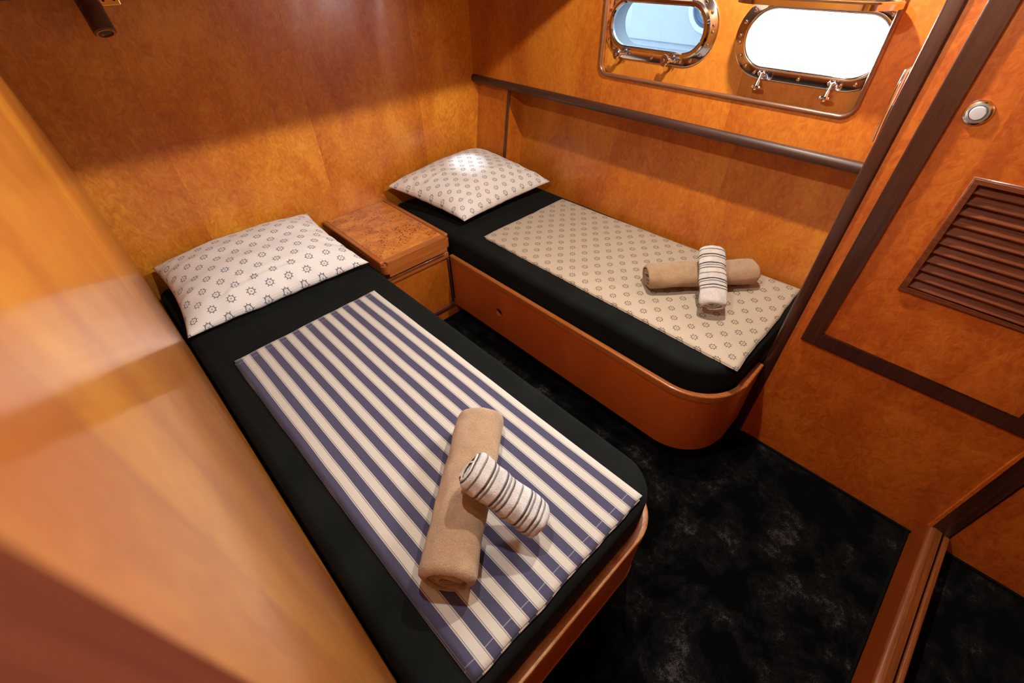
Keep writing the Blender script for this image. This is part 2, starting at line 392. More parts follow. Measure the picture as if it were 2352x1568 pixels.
# hull side: narrow boxed section, return, lower panel
def xh(z): return 1.75+.14*(z-H+1)
def xb(z): return 1.70+.14*(z-H+.5)
def slab(xa, y0, y1, z0, z1, th=.04):
    bm = bmesh.new(); P = []
    for y in (y0, y1):
        for z in (z0, z1):
            P.append(bm.verts.new((xa(z), y, z))); P.append(bm.verts.new((xa(z)+th, y, z)))
    for f in ((0, 2, 6, 4), (1, 5, 7, 3), (0, 1, 3, 2), (4, 6, 7, 5), (0, 4, 5, 1), (2, 3, 7, 6)): bm.faces.new([P[i] for i in f])
    return bm
struct('wall_right', slab(xh, -2, 1.81, 0, H-.53), V_Y, label='amber veneered hull side panel behind the right bunk')
struct('wall_right', slab(xb, 1.80, YB, 0, H-.53, .16), V_Y, label='narrow boxed veneer panel in the corner beside the right pillow')
bm = bmesh.new(); n = 10
ring = []
for z in (0, H-.53):
    ring.append([bm.verts.new((xb(z)+.002+.006*math.cos(a)-.004, 1.797+.009*math.sin(a), z)) for a in [2*math.pi*i/n for i in range(n)]])
for i in range(n): bm.faces.new((ring[0][i], ring[0][(i+1) % n], ring[1][(i+1) % n], ring[1][i]))
struct('trim_2', bm, MAH_Z, True, 'thin dark upright bead in the corner beside the right pillow')
# shelf over the right bunk and its rounded lip
struct('trim_3', B(1.672, 2.05, -2, YB, H-.532, H-.505), MAH_Y, label='underside shelf board below the portholes')
prof = []
for i in range(9):
    a = math.pi/2+math.pi*i/8; prof.append((1.660+.014*math.cos(a), H-.5205+.0175*math.sin(a)))
prof = [(1.674, H-.503)]+prof+[(1.674, H-.538)]
bm = bmesh.new(); R0 = [bm.verts.new((x, -2, z)) for x, z in prof]; R1 = [bm.verts.new((x, YB, z)) for x, z in prof]
for i in range(len(prof)): j = (i+1) % len(prof); bm.faces.new((R0[i], R0[j], R1[j], R1[i]))
bm.faces.new(R0); bm.faces.new(R1[::-1])
struct('trim_4', bm, MAH_Y, True, 'dark rounded wooden lip running under the porthole panel')
# upper panel with the recess
RY0, RY1, RZ0, RZ1 = .327, 1.232, H-.397, H+.07
hole = rrect(RY0, RY1, RZ0, RZ1, .035, 10)
struct('wall_right_upper', plate(rrect(-2, YB, H-.506, ZT, 0), [hole], lambda u, v, t: (t, u, v), XH, XH+.02), V_Y, label='veneered panel framing the porthole recess')
PZ = H-.233; PORT = [(1.02, 'L'), (.508, 'R')]
holes = [stadium(y, PZ, .385, .152) for y, _ in PORT]
struct('wall_right_recess', plate(rrect(-2, YB, H-.5, ZT, 0), holes, lambda u, v, t: (t, u, v), XH+.0205, XH+.075), V_W, label='bright amber recessed panel carrying the two portholes')
# bead round the recess
def sweepYZ(outline, x, profile, closed=True):
    path = [Vector((p[0], p[1], 0)) for p in outline]
    bm = sweep(path, profile, closed)
    for v in bm.verts: v.co = Vector((x-v.co.z, v.co.x, v.co.y))
    return bm
bead = [(.0070*math.cos(a)+.001, .0075*math.sin(a)+.003) for a in [2*math.pi*i/12 for i in range(12)]]
bd = struct('trim_5', sweepYZ(hole, XH, bead), solidwood('polished_bead', (.10, .035, .018), (.20, .08, .035), 'y', .35, 1, .22), True, 'polished rounded bead framing the porthole recess')

# ---- portholes
def porthole(idx, y, opened):
    w0 = bpy.data.objects.new('window_%d' % idx, None); C.objects.link(w0); w0.location = (XH+.02, y, PZ)
    prop(w0, 'closed oval porthole with blue tinted pane, left of the two' if not opened else 'open oval porthole with pane swung up, right of the two', kind='structure')
    X = XH+.0205
    # frame flange: rounded profile swept round the stadium
    hw = .385; hh = .152
    def prof(pts): return [(a, b) for a, b in pts]
    st = stadium(y, PZ, hw, hh)
    fl = sweepYZ(st, X, [(-.002, .0), (-.002, .0065), (.001, .0085), (.006, .0088), (.009, .0070), (.029, .0062), (.032, .004), (.033, 0)])
    obj('flange', fl, CHROME, w0, True)
    lin = sweepYZ(st, X, [(-.0005, .006), (-.004, .006), (-.004, -.075), (-.0005, -.075)])
    obj('liner', lin, GEL, w0, True)
    # screws round the flange
    so = stadium(y, PZ, hw+.034, hh+.034, 8)
    for k in range(0, len(so), 2):
        py, pz = so[k]
        bm = bmesh.new(); lathe(bm, [(0, .0095), (.0025, .0095), (.0028, .0105), (.0048, .0100), (.0052, .008)], 14, frame_to((X, py, pz), (-1, 0, 0)))
        obj('screw', bm, CHROME, w0, True)
    for dy in (.0,):
        pz = PZ-(hh+.034)/2
        bm = bmesh.new(); lathe(bm, [(0, .0095), (.0025, .0095), (.0028, .0105), (.0048, .0100), (.0052, .008)], 14, frame_to((X, y+dy, pz), (-1, 0, 0)))
        obj('screw', bm, CHROME, w0, True)
    # hinged pane ring
    def ringparts(mapf):
        out = stadium(0, 0, hw+.012, hh+.012); inn = stadium(0, 0, hw-.024, hh-.024)
        bm = bmesh.new(); n = len(out); pr = []
        for t, s in ((.0, 0), (.012, .0), (.016, .25), (.016, .75), (.012, 1), (0, 1)):
            pr.append([bm.verts.new(mapf(out[i][0]*(1-s)+inn[i][0]*s, out[i][1]*(1-s)+inn[i][1]*s, t)) for i in range(n)])
        for a in range(6):
            for i in range(n): j = (i+1) % n; bm.faces.new((pr[a][i], pr[a][j], pr[(a+1) % 6][j], pr[(a+1) % 6][i]))
        gl = bmesh.new(); vs_ = [gl.verts.new(mapf(p[0]*1.01, p[1]*1.01, .006)) for p in inn]; gl.faces.new(vs_)
        return bm, gl
    if not opened:
        f = lambda u, v, t: Vector((X-.004-t, y+u, PZ+v))
        bm, gl = ringparts(f); r = obj('pane_ring', bm, CHROME, w0, True); obj('pane', gl, TINT, w0)
    else:
        a = math.radians(89.5); top = PZ+hh/2+.008
        def f(u, v, t):
            d = hh/2+.008-v                       # distance from the hinge line
            return Vector((X-.014-d*math.sin(a)-t*math.cos(a)*0, y+u, top+.012-d*math.cos(a)+t))
        bm, gl = ringparts(f); r = obj('pane_ring', bm, CHROME, w0, True); obj('pane', gl, LIDG, w0)
    # hinges on top
    for dy in (-.1, .1):
        bm = bmesh.new(); lathe(bm, [(0, -.012), (.005, -.012), (.005, .012), (0, .012)], 14, frame_to((X-.012, y+dy, PZ+hh/2+.016), (0, 1, 0)))
        obj('hinge', bm, CHROME, w0, True)
    # screw-down knobs with swing bolts
    for dy in (.108, -.095):
        py = y+dy; pz = PZ-hh/2-.014
        bm = bmesh.new()
        for s in (-1, 1): box(bm, X-.022, X-.006, py+s*.0065-.0025, py+s*.0065+.0025, pz-.006, pz+.007, .002, 2)
        lathe(bm, [(0, -.011), (.0032, -.011), (.0032, .011), (0, .011)], 12, frame_to((X-.017, py, pz), (0, 1, 0)))
        lg = obj('lug', bm, CHROME, w0, True)
        d = Vector((-.35, 0, -1)) if opened else Vector((-1, .45, .10)); K = 1.4
        p0 = Vector((X-.017, py, pz))
        bm = bmesh.new()
        lathe(bm, [(0, 0), (.0026, 0), (.0026, .013), (.0058, .014), (.0058, .024), (.0125, .025), (.0135, .0275), (.0125, .030), (.004, .0305), (.004, .0325), (0, .0325)], 24, frame_to(p0, d) @ Matrix.Scale(K, 4))
        obj('knob', bm, CHROME, w0, True)
    return w0
porthole(1, 1.02, False); porthole(2, .508, True)

# ---- cupboard partition on the right with door, and the doorway post
PY = -.412
bm = plate(rrect(PY, .19, 0, ZT, 0), [rrect(-.355, .096, H-.895, H+.30, 0)], lambda u, v, t: (t, u, v), XP, XP+.03)
struct('wall_cupboard', bm, V_D, label='veneered cupboard side wall at the foot of the right bunk')
struct('wall_cupboard_back', B(XP+.031, XP+.385, .17, .19, 0, H-.54), V_D, label='return panel behind the foot of the right bunk')
struct('wall_cupboard_back', B(XP+.031, XH-.001, .17, .19, H-.54, ZT), V_D, label='upper return panel of the cupboard beside the portholes')
def post(x0, x1, y0, y1, z0, z1, r=.012):
    return B(x0, x1, y0, y1, z0, z1, bev=r, seg=4)
struct('trim_6', post(XP-.005, XP+.034, .168, .203, 0, ZT, .0065), MAH_Z, True, 'dark rounded corner post between the right bunk and the cupboard')
# door casing (mitred frame)
def casing():
    o = rrect(-.398, .139, H-.938, ZT-.02, 0); i = rrect(-.355, .098, H-.895, H+.29, 0)
    bm = plate(o, [i], lambda u, v, t: (t, u, v), XP-.010, XP-.0002)
    bmesh.ops.bevel(bm, geom=[e for e in bm.edges if all(v.co.x < XP-.009 for v in e.verts) and len(e.link_faces) == 2 and abs(e.calc_face_angle(0)) > .5], offset=.004, segments=3, affect='EDGES')
    return bm
struct('trim_7', casing(), MAH_Z, label='dark raised frame round the louvred cupboard door')
dr = bpy.data.objects.new('door_1', None); C.objects.link(dr); dr.location = (XP, -.13, H-.89)
prop(dr, 'veneered cupboard door with a dark louvred vent and round push latch', 'door', kind='structure')
LY0, LY1, LZ0, LZ1 = -.30, -.004, H-.678, H-.398
obj('door_panel', plate(rrect(-.353, .0945, H-.892, H+.288, 0), [rrect(LY0, LY1, LZ0, LZ1, 0)], lambda u, v, t: (t, u, v), XP-.002, XP+.02), V_D, dr)
bm = plate(rrect(LY0-.006, LY1+.006, LZ0-.006, LZ1+.006, 0), [rrect(LY0+.004, LY1-.004, LZ0+.004, LZ1-.004, 0)], lambda u, v, t: (t, u, v), XP-.008, XP+.016)
bmesh.ops.bevel(bm, geom=[e for e in bm.edges if all(v.co.x < XP-.007 for v in e.verts) and len(e.link_faces) == 2 and abs(e.calc_face_angle(0)) > .5], offset=.004, segments=3, affect='EDGES')
vf = obj('louvre_frame', bm, SLAT, dr)
ns = 11
for k in range(ns):
    z = LZ0+.018+(LZ1-LZ0-.036)*k/(ns-1); bm = box(bmesh.new(), -.0128, .0128, LY0+.004, LY1-.004, -.0035, .0035, .0028, 3)
    bmesh.ops.rotate(bm, verts=bm.verts, cent=(0, 0, 0), matrix=Matrix.Rotation(math.radians(-52), 3, 'Y'))
    bmesh.ops.translate(bm, verts=bm.verts, vec=(XP+.006, 0, z)); obj('louvre_slat', bm, SLAT, dr)
obj('vent_backing', B(XP+.022, XP+.026, LY0-.01, LY1+.01, LZ0-.01, LZ1+.01), BLACKP, dr)
lt = (XP-.002, .058, H-.277)
bm = bmesh.new(); lathe(bm, [(.0245, 0), (.0245, .002), (.022, .0055), (.0185, .0065), (.0165, .004), (.0145, .003)], 40, frame_to(lt, (-1, 0, 0)))
obj('latch_ring', bm, CHROME, dr, True)
bm = bmesh.new(); lathe(bm, [(.0135, .001), (.0125, .006), (.0115, .0075), (0, .0082)], 36, frame_to(lt, (-1, 0, 0)))
obj('latch_button', bm, plain('window_glint_button', (.70, .73, .80), .35, .25), dr, True)  # pale bluish base colour imitates the window's reflection on the button
# doorway jamb, sill and the next compartment
struct('trim_8', post(XP-.006, XP+.03, PY-.006, PY+.004, 0.068, ZT, .002), V_D, label='pale edge strip of the doorway jamb')
struct('trim_9', B(XP-.003, XP+.03, PY-.050, PY-.006, 0, ZT), MAH_Z, label='dark upright jamb of the doorway beside the cupboard')
struct('wall_cupboard', B(XP+.004, XP+.034, -2, PY-.056, 0, ZT), V_D, label='veneered wall beyond the doorway sill')
SILLP = veneer('dark_sill_veneer', 'x', .55, coat=.5, fig=.3, sheets=False, base=((.36, .060, .005), (.46, .085, .008), (.54, .12, .012)))
SILLN = solidwood('varnished_sill_nosing', (.13, .032, .007), (.30, .085, .018), 'x', coat=1, crough=.15)
bm = bmesh.new()
pr = [(PY+.018, 0), (PY+.001, .066)]
pr += [(PY-.016+.017*math.cos(a), .066+.010*math.sin(a)) for a in [math.pi*i/8*.5 for i in range(1, 9)]]+[(PY-.034, .070), (PY-.034, .0)]
A = [bm.verts.new((.3, y, z)) for y, z in pr]; D = [bm.verts.new((XP-.0005, y, z)) for y, z in pr]
for i in range(len(pr)): j = (i+1) % len(pr); bm.faces.new((A[i], A[j], D[j], D[i]))
bm.faces.new(A); bm.faces.new(D[::-1]); bm.faces.ensure_lookup_table()
for k, f in enumerate(bm.faces): f.material_index = 0 if k == 0 else 1
struct('trim_10', bm, [SILLP, SILLN], label='varnished doorway sill with rounded solid-wood nosing')
struct('trim_11', B(.3, XP-.0005, PY-.056, PY-.041, 0, .066, bev=.005), SILLN, True, label='second narrow sill strip behind the dark groove')
struct('wall_front', B(-.4, .30, PY-.05, PY, 0, ZT), V_X, label='veneered wall behind the camera beside the doorway')
struct('wall_front_far', B(-.5, 2.0, -2.04, -2.0, 0, ZT), V_X, label='far wall of the next compartment')
# carpet binding strips
CB = plain('carpet_binding', (.0035, .004, .0035), .95, Specular_IOR_Level=.1)
struct('trim_12', B(XP-.010, XP-.001, PY+.012, .16, 0, .008, bev=.003), CB, True, label='black bound carpet edge along the cupboard wall')
struct('trim_13', B(.3, XP-.010, PY+.020, PY+.029, 0, .008, bev=.003), CB, True, label='black bound carpet edge along the sill')
struct('trim_14', B(XP-.006, XP+.003, -2, PY-.06, 0, .008, bev=.003), CB, True, label='black bound carpet edge beyond the sill')

# ceiling lights (out of view, they light the cabin)
for i, p in enumerate(DOWN):
    t = empty('ceiling_light', (p[0], p[1], ZT-.012), ['round recessed ceiling light above the left bunk', 'round recessed ceiling light above the right bunk', 'round recessed ceiling light beyond the doorway'][i], 'ceiling light', 'recessed ceiling lights')
    bm = bmesh.new(); lathe(bm, [(.026, 0), (.045, 0), (.045, -.004), (.040, -.007), (.028, -.006), (.026, 0)], 36)
    obj('rim', bm, BRASS, t, True, loc=(0, 0, 0))
    bm = bmesh.new(); lathe(bm, [(.0255, -.001), (0, -.001)], 24); obj('lens', bm, LENS_ON, t, loc=(0, 0, 0))

# ================================================================= BUNKS
def ribbon(path, prof): return sweep([Vector(p) for p in path], prof)
def arc(cx, cy, r, a0, a1, n=14): return [(cx+r*math.cos(math.radians(a0+(a1-a0)*i/n)), cy+r*math.sin(math.radians(a0+(a1-a0)*i/n)), 0) for i in range(n+1)]
def poly_prism(pts, z0, z1):
    bm = bmesh.new(); A = [bm.verts.new((x, y, z0)) for x, y in pts]; D = [bm.verts.new((x, y, z1)) for x, y in pts]; n = len(pts)
    for i in range(n): bm.faces.new((A[i], A[(i+1) % n], D[(i+1) % n], D[i]))
    bm.faces.new(A[::-1]); bm.faces.new(D); return bm
ZR = H-1.088; ZB = H-1.372       # rim top, board bottom
def rimprof(zt, w=.024, h=.026):
    pts = []
    for i in range(5):
        a = math.pi/2*i/4; pts.append((w/2-.005+.005*math.cos(a), zt-.005+.005*math.sin(a)))
    for i in range(5):
        a = math.pi/2+math.pi/2*i/4; pts.append((-w/2+.005+.005*math.cos(a), zt-.005+.005*math.sin(a)))
    return pts+[(-w/2, zt-h), (w/2, zt-h)]
def worn_rim():
    s = N('worn_varnished_rim'); v = s.coord(); g = s.noise(s.mapping(v, (1.2, 30, 30)), 5, 5, .65, .6); p = s.noise(v, 16, 4, .65)
    c = s.ramp(g, [(.35, (.24, .070, .014)), (.65, (.46, .16, .035))])
    c = s.mix(s.math('MULTIPLY', s.math('SUBTRACT', p, .42), 3.0, clamp=True), c, (.62, .38, .19))
    s.set(Base_Color=c, Roughness=.4, Coat_Weight=.9, Coat_Roughness=.14); s.put(s.p.inputs['Normal'], s.bump(p, .3, .001)); return s.m
# left bunk
lb = empty('bunk_bed', (.32, 1.1, 0), 'left wooden bunk base with rounded foot corner under the striped cover', 'bunk bed')
r = .11; x1 = .655; y0 = .158
path = [(xl(.3)+.004, y0, 0), (.30, y0, 0)]+arc(x1-r, y0+r, r, -90, 0)+[(x1, 1.0, 0), (x1, 1.515, 0)]
obj('side_board', ribbon(path, [(.008, ZB+.035), (.008, ZR-.02), (-.008, ZR-.02), (-.008, ZB+.035)]), V_B, lb, True)
obj('rim', ribbon(path, rimprof(ZR)), worn_rim(), lb, True)
obj('lower_bead', ribbon(path, [(.009, ZB+.030), (.0105, ZB+.034), (.009, ZB+.038), (-.008, ZB+.038), (-.008, ZB+.030)]), TEAK_X, lb, True)
ins = [(xl(.3)+.004, y0+.012), (.30, y0+.012)]+[(p[0], p[1]) for p in arc(x1-r, y0+r, r-.012, -90, 0)]+[(x1-.012, 1.515), (x1-.012, YB-.002), (xl(.3)+.004, YB-.002)]
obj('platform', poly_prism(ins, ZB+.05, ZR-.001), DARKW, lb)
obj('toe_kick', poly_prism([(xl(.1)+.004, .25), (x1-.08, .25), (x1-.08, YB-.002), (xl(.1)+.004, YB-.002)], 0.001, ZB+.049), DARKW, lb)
# right bunk
rb = empty('bunk_bed', (1.4, 1.1, 0), 'right wooden bunk base with rounded foot corner against the hull side', 'bunk bed')
rx = 1.045; ry = .205; r = .17
path = [(1.350, ry, 0), (rx+r, ry, 0)]+[(p[0], p[1], 0) for p in arc(rx+r, ry+r, r, 270, 180, 18)]+[(rx, .9, 0), (rx, 1.528, 0)]
path = path[::-1]
sb = obj('side_board', ribbon(path, [(-.008, ZB), (-.008, ZR-.02), (.008, ZR-.02), (.008, ZB)]), V_B, rb, True)
bm = bmesh.new(); lathe(bm, [(0, -.05), (.021, -.05), (.021, .05), (0, .05)], 32, frame_to((rx, 1.197, H-1.245), (1, 0, 0)))
bmesh.ops.scale(bm, verts=bm.verts, vec=(1, 1, 1)); bpy.context.view_layer.update(); boolcut(sb, bm)
obj('rim', ribbon(path, [(-a, b) for a, b in rimprof(ZR, .020)]), TEAK_Y, rb, True)
obj('lower_bead', ribbon(path, [(-.009, ZB-.002), (-.0105, ZB+.002), (-.009, ZB+.006), (.006, ZB+.006), (.006, ZB-.002)]), TEAK_Y, rb, True)
ins = [(1.725, ry+.012), (rx+r, ry+.012)]+[(p[0], p[1]) for p in arc(rx+r, ry+r, r-.012, 270, 180, 14)]+[(rx+.012, 1.80), (rx+.012, YB-.002), (1.55, YB-.002), (1.55, 1.79), (1.66, 1.79)]
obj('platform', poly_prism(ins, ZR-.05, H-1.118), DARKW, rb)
obj('toe_kick', poly_prism([(1.60, .30), (rx+.09, .30), (rx+.09, 1.62), (1.60, 1.62)], .001, ZB+.03), V_B, rb)

def mattress(name, outline, z0, z1, label, nrm=.03):
    """soft-edged slab over an arbitrary convex outline"""
    bm = bmesh.new(); n = len(outline); cx = sum(p[0] for p in outline)/n; cy = sum(p[1] for p in outline)/n
    rings = []
    steps = [(0, z0+.004), (.0, z0+.012)]
    for i in range(7):
        a = math.pi/2*i/6; steps.append((nrm*(1-math.cos(a)), z1-nrm+nrm*math.sin(a)))
    def inset(d):
        out = []
        for i in range(n):
            a, b, c = [Vector(outline[(i+k) % n]).to_2d() for k in (-1, 0, 1)]
            d1 = (b-a).normalized(); d2 = (c-b).normalized(); nn = Vector((-(d1+d2).y, (d1+d2).x)).normalized()
            out.append(b+nn*d/max(.5, nn.dot(Vector((-d1.y, d1.x)))))
        return out
    for d, z in [(.006, z0)]+steps:
        rings.append([bm.verts.new((q.x, q.y, z)) for q in inset(d)])
    for A, D in zip(rings, rings[1:]):
        for i in range(n): bm.faces.new((A[i], A[(i+1) % n], D[(i+1) % n], D[i]))
    bm.faces.new(rings[0][::-1]); bm.faces.new(rings[-1])
    o = obj(name, bm, BLACK, None, True); prop(o, label, 'mattress'); return o
def dens(pts, mx=.08):
    out = []
    for i, p in enumerate(pts):
        q = pts[(i+1) % len(pts)]; d = math.dist(p[:2], q[:2]); k = max(1, int(d/mx))
        for j in range(k): out.append((p[0]+(q[0]-p[0])*j/k, p[1]+(q[1]-p[1])*j/k))
    return out
lm = dens([(-.024, .172), (.55, .172)]+[(p[0], p[1]) for p in arc(.565, .284, .11, -90, 0)][1:]+[(.677, 1.0), (.677, YB-.03), (.66, YB-.012), (-.01, YB-.012), (-.026, YB-.03)])
mattress('mattress', lm, ZR+.0005, H-1.0, 'thin mattress in a black fitted sheet on the left bunk')
rm = dens([(1.70, .222), (1.235, .222)][::-1]+[(1.725, .222), (1.742, .24), (1.742, 1.78), (1.66, 1.79), (1.60, 1.80), (1.60, YB-.012), (1.085, YB-.012), (1.068, YB-.03), (1.066, 1.0), (1.066, .39)]+[(p[0], p[1]) for p in arc(1.236, .392, .17, 180, 270)][1:-1])
mattress('mattress', rm, H-1.117, H-1.0, 'thin mattress in a black fitted sheet on the right bunk')

obj('finger_hole_dark_fill', B(rx+.012, rx+.045, 1.165, 1.23, H-1.285, H-1.205), BLACKP, rb)  # black block added so the hole looks dark inside, standing in for shade

# ---- bedside cabinet between the bunks
bc = empty('bedside_cabinet', (.86, 1.77, 0), 'low wooden bedside cabinet with burl top between the two pillows', 'cabinet')
X0, X1, Y0, Y1, ZTOP = .684, 1.032, 1.500, 2.027, H-.973
bm = bmesh.new()
pts = rrect(X0, X1, Y0, Y1, [0, 0, .024, .024], 8)
bm = poly_prism(pts, ZTOP-.068, ZTOP)
bmesh.ops.bevel(bm, geom=[e for e in bm.edges if all(abs(v.co.z-ZTOP) < 1e-5 for v in e.verts) or all(abs(v.co.z-(ZTOP-.068)) < 1e-5 for v in e.verts)], offset=.016, segments=5, affect='EDGES')
obj('top_slab', bm, TEAK_X, bc, True)
obj('burl_inlay', B(X0+.022, X1-.024, Y0+.036, Y1, ZTOP-.004, ZTOP+.0012), BURL, bc)
for xx, ww in ((X0+.008, .009), (X1-.010, .009)):
    obj('fiddle_rail', B(xx-ww-.001, xx+ww+.001, Y0+.014, Y1, ZTOP-.012, ZTOP+.006, bev=.006, seg=3), TEAK_Y, bc, True)
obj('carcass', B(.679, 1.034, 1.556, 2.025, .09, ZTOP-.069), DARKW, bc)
YD = 1.534
obj('top_rail', B(.682, 1.033, YD-.008, YD+.02, H-1.098, H-1.066, bev=.006), TEAK_X, bc, True)
obj('shadow_gap', B(.682, 1.033, YD+.010, YD+.022, H-1.066, ZTOP-.068), MAH_X, bc)
dw = obj('drawer_front', B(.683, 1.020, YD, YD+.018, ZB+.018, H-1.099), V_N, bc)
obj('corner_bead', B(1.020, 1.033, YD-.007, YD+.018, ZB+.018, H-1.099, bev=.004), MAH_Z, bc, True)
obj('bottom_rail', B(.682, 1.033, YD-.008, YD+.018, ZB-.003, ZB+.017, bev=.004), MAH_X, bc, True)
obj('toe_panel', B(.60, 1.10, YD+.006, YD+.016, .001, ZB+.02), V_N, bc)

# ================================================================= BEDDING
def bil(c, u, v):
    a, b, d, e = c; return ((Vector(a)*(1-u)+Vector(b)*u)*(1-v)+(Vector(e)*(1-u)+Vector(d)*u)*v)
def pillow(corners, h, seed, label, zmin, W, L, uvoff=(0, 0)):
    """corners near-left, near-right, far-right, far-left"""
    bm = bmesh.new(); uvl = bm.loops.layers.uv.new('UVMap'); n, m = 90, 60; idx = {}
    def pos(i, j, side):
        u, v = i/n, j/m; p = bil(corners, u, v)
        # edges pull inwards between the pointed corners
        cu, cv = 2*u-1, 2*v-1
        p.y += (1-cu*cu)*(.018*(cv < 0)*abs(cv)**3-.016*(cv > 0)*abs(cv)**3); p.x += (1-cv*cv)*(-cu)*.022*abs(cu)**3
        pro = max(0, 1-abs(cu)**2.6)**.55*max(0, 1-abs(cv)**2.4)**.55
        wr = noise.noise(Vector((u*5+seed, v*5, side)))*.004+noise.noise(Vector((u*2.3, v*8+seed, 3)))*.0035
        # gathers radiating from the corners and the short ends
        wr += .0035*math.sin(40*v+9*noise.noise(Vector((u*3, v*3, seed))))*max(0, abs(cu)-.55)*2*(1-abs(cv)**4)
        wr += .003*math.sin(34*u+6*noise.noise(Vector((u*3, v*2, seed+5))))*max(0, -cv-.5)*2*(1-abs(cu)**4)
        # soft diagonal drag folds and a sewn flap along the near edge
        wr += .0045*math.exp(-((u*.55+v*.9-.62-.12*noise.noise(Vector((u*4, v*3, seed+9))))/.030)**2)*(1 if seed > 3 else .4)
        wr += .0055*math.exp(-((u*1.1-v*.7-.22-.05*noise.noise(Vector((v*6, seed, 2))))/.018)**2)*max(0, 1-v*1.6)*(1 if seed > 3 else .5)
        wr -= .006*math.exp(-((u-.36-.10*v)/.020)**2)*max(0, 1-v*2.2)*(1 if seed > 3 else .6)
        env = min(1, pro*3)
        if side > 0:
            z = p.z+h*pro+wr*env
            if v < .13: z -= .005*math.sin(math.pi*min(1, v/.13))*(1-abs(cu)**6)
            q = .0055*math.exp(-((v-.16+.03*math.sin(u*7+seed))/.010)**2)*(1-abs(cu)**3); z -= q
        else: z = p.z-h*.55*pro+wr*env*.5
        return Vector((p.x, p.y, max(z, zmin+(.001 if side < 0 else .004))))
    top = [[bm.verts.new(pos(i, j, 1)) for j in range(m+1)] for i in range(n+1)]
    bot = [[top[i][j] if i in (0, n) or j in (0, m) else bm.verts.new(pos(i, j, -1)) for j in range(m+1)] for i in range(n+1)]
    for g, s in ((top, 1), (bot, -1)):
        for i in range(n):
            for j in range(m):
                q = [g[i][j], g[i+1][j], g[i+1][j+1], g[i][j+1]]; uv = [(i, j), (i+1, j), (i+1, j+1), (i, j+1)]
                if s < 0: q.reverse(); uv.reverse()
                f = bm.faces.new(q)
                for lp, (a, b) in zip(f.loops, uv): lp[uvl].uv = (a/n*W+uvoff[0], b/m*L+uvoff[1])
    me = bpy.data.meshes.new('pillow'); bm.to_mesh(me); bm.free()
    for p in me.polygons: p.use_smooth = True
    o = bpy.data.objects.new('pillow', me); C.objects.link(o); me.materials.append(PIL); prop(o, label, 'pillow'); return o
ZM = H-1.0
pillow([(-.022, 1.575, H-.975), (.655, 1.552, H-.968), (.618, 1.985, H-.888), (.004, 1.992, H-.898)], .088, 1.3, 'ship-wheel print pillow on the left bunk beside the bedside cabinet', ZM, .68, .60)
pillow([(1.150, 1.540, H-.962), (1.715, 1.520, H-.935), (1.608, 1.985, H-.850), (1.03, 1.985, H-.890)], .090, 4.1, 'ship-wheel print pillow on the right bunk with a cool spot of light', ZM, .73, .71, uvoff=(.02, .03))

def cover(name, corners, mat, label, thick=.005, seed=0, W=.53, L=1.19, wav=.0022, z=ZM+.001):
    """folded flat cloth: corners foot-left, foot-right, head-right, head-left, UV x across, y along"""
    root = empty(name, (sum(c[0] for c in corners)/4, sum(c[1] for c in corners)/4, z), label, 'bed cover')
    def layer(nm, off, z0, t, grow):
        bm = bmesh.new(); uvl = bm.loops.layers.uv.new('UVMap'); n, m = 44, 90
        cs = [(c[0]+o[0], c[1]+o[1], 0) for c, o in zip(corners, off)]
        def P(i, j, k):
            u, v = i/n, j/m; p = bil(cs, u, v)
            e = noise.noise(Vector((v*6, seed, 1)))*.0025; p.x += e*(abs(u-.5)*2)**4; p.y += noise.noise(Vector((u*7, seed, 4)))*.005*(abs(v-.5)*2)**6
            wv = wav*(1+noise.noise(Vector((u*3.1+seed, v*4.3, .5))))*.9+.0012*(1+noise.noise(Vector((u*9+seed, v*3, 2))))
            ed = min(1, min(u, 1-u, v, 1-v)*12)
            return Vector((p.x, p.y, z0+(t+wv*ed if k else wv*ed*.0)))
        T = [[bm.verts.new(P(i, j, 1)) for j in range(m+1)] for i in range(n+1)]
        Bq = [[bm.verts.new(P(i, j, 0)) for j in range(m+1)] for i in range(n+1)]
        def face(q, uv):
            f = bm.faces.new(q)
            for lp, (a, b) in zip(f.loops, uv): lp[uvl].uv = (a/n*W, b/m*L)
        for i in range(n):
            for j in range(m):
                uv = [(i, j), (i+1, j), (i+1, j+1), (i, j+1)]
                face([T[a][b] for a, b in uv], uv)
        bd_ = [(i, 0) for i in range(n)]+[(n, j) for j in range(m)]+[(i, m) for i in range(n, 0, -1)]+[(0, j) for j in range(m, 0, -1)]
        for a, b in zip(bd_, bd_[1:]+bd_[:1]): face([Bq[a[0]][a[1]], Bq[b[0]][b[1]], T[b[0]][b[1]], T[a[0]][a[1]]], [a, b, b, a])
        bot = bm.faces.new([Bq[a][b] for a, b in bd_][::-1])
        bmesh.ops.translate(bm, verts=bm.verts, vec=-Vector(root.location))
        me = bpy.data.meshes.new(nm); bmesh.ops.remove_doubles(bm, verts=[], dist=0); bm.to_mesh(me); bm.free()
        for p in me.polygons: p.use_smooth = len(p.vertices) == 4 and p.normal.z > .5
        o = bpy.data.objects.new(nm, me); C.objects.link(o); o.parent = root; me.materials.append(mat); return o
    layer('lower_fold', ((-.004, -.004), (-.012, -.002), (-.01, -.004), (-.003, -.012)), z, .0022, 0)
    layer('upper_fold', ((0, 0),)*4, z+.0025, .0022, 0)
    return root
cover('striped_bed_cover', [(.069, .197), (.592, .192), (.582, 1.400), (.053, 1.376)], STRIPE, 'blue and white striped cover folded flat on the left bunk', seed=2.2)
cover('ship_wheel_bed_cover', [(1.155, .228), (1.727, .258), (1.698, 1.424), (1.156, 1.414)], COV, 'ship-wheel print cover in lamp-warmed beige, folded flat on the right bunk', seed=8.4, W=.56, L=1.18, wav=.0018)

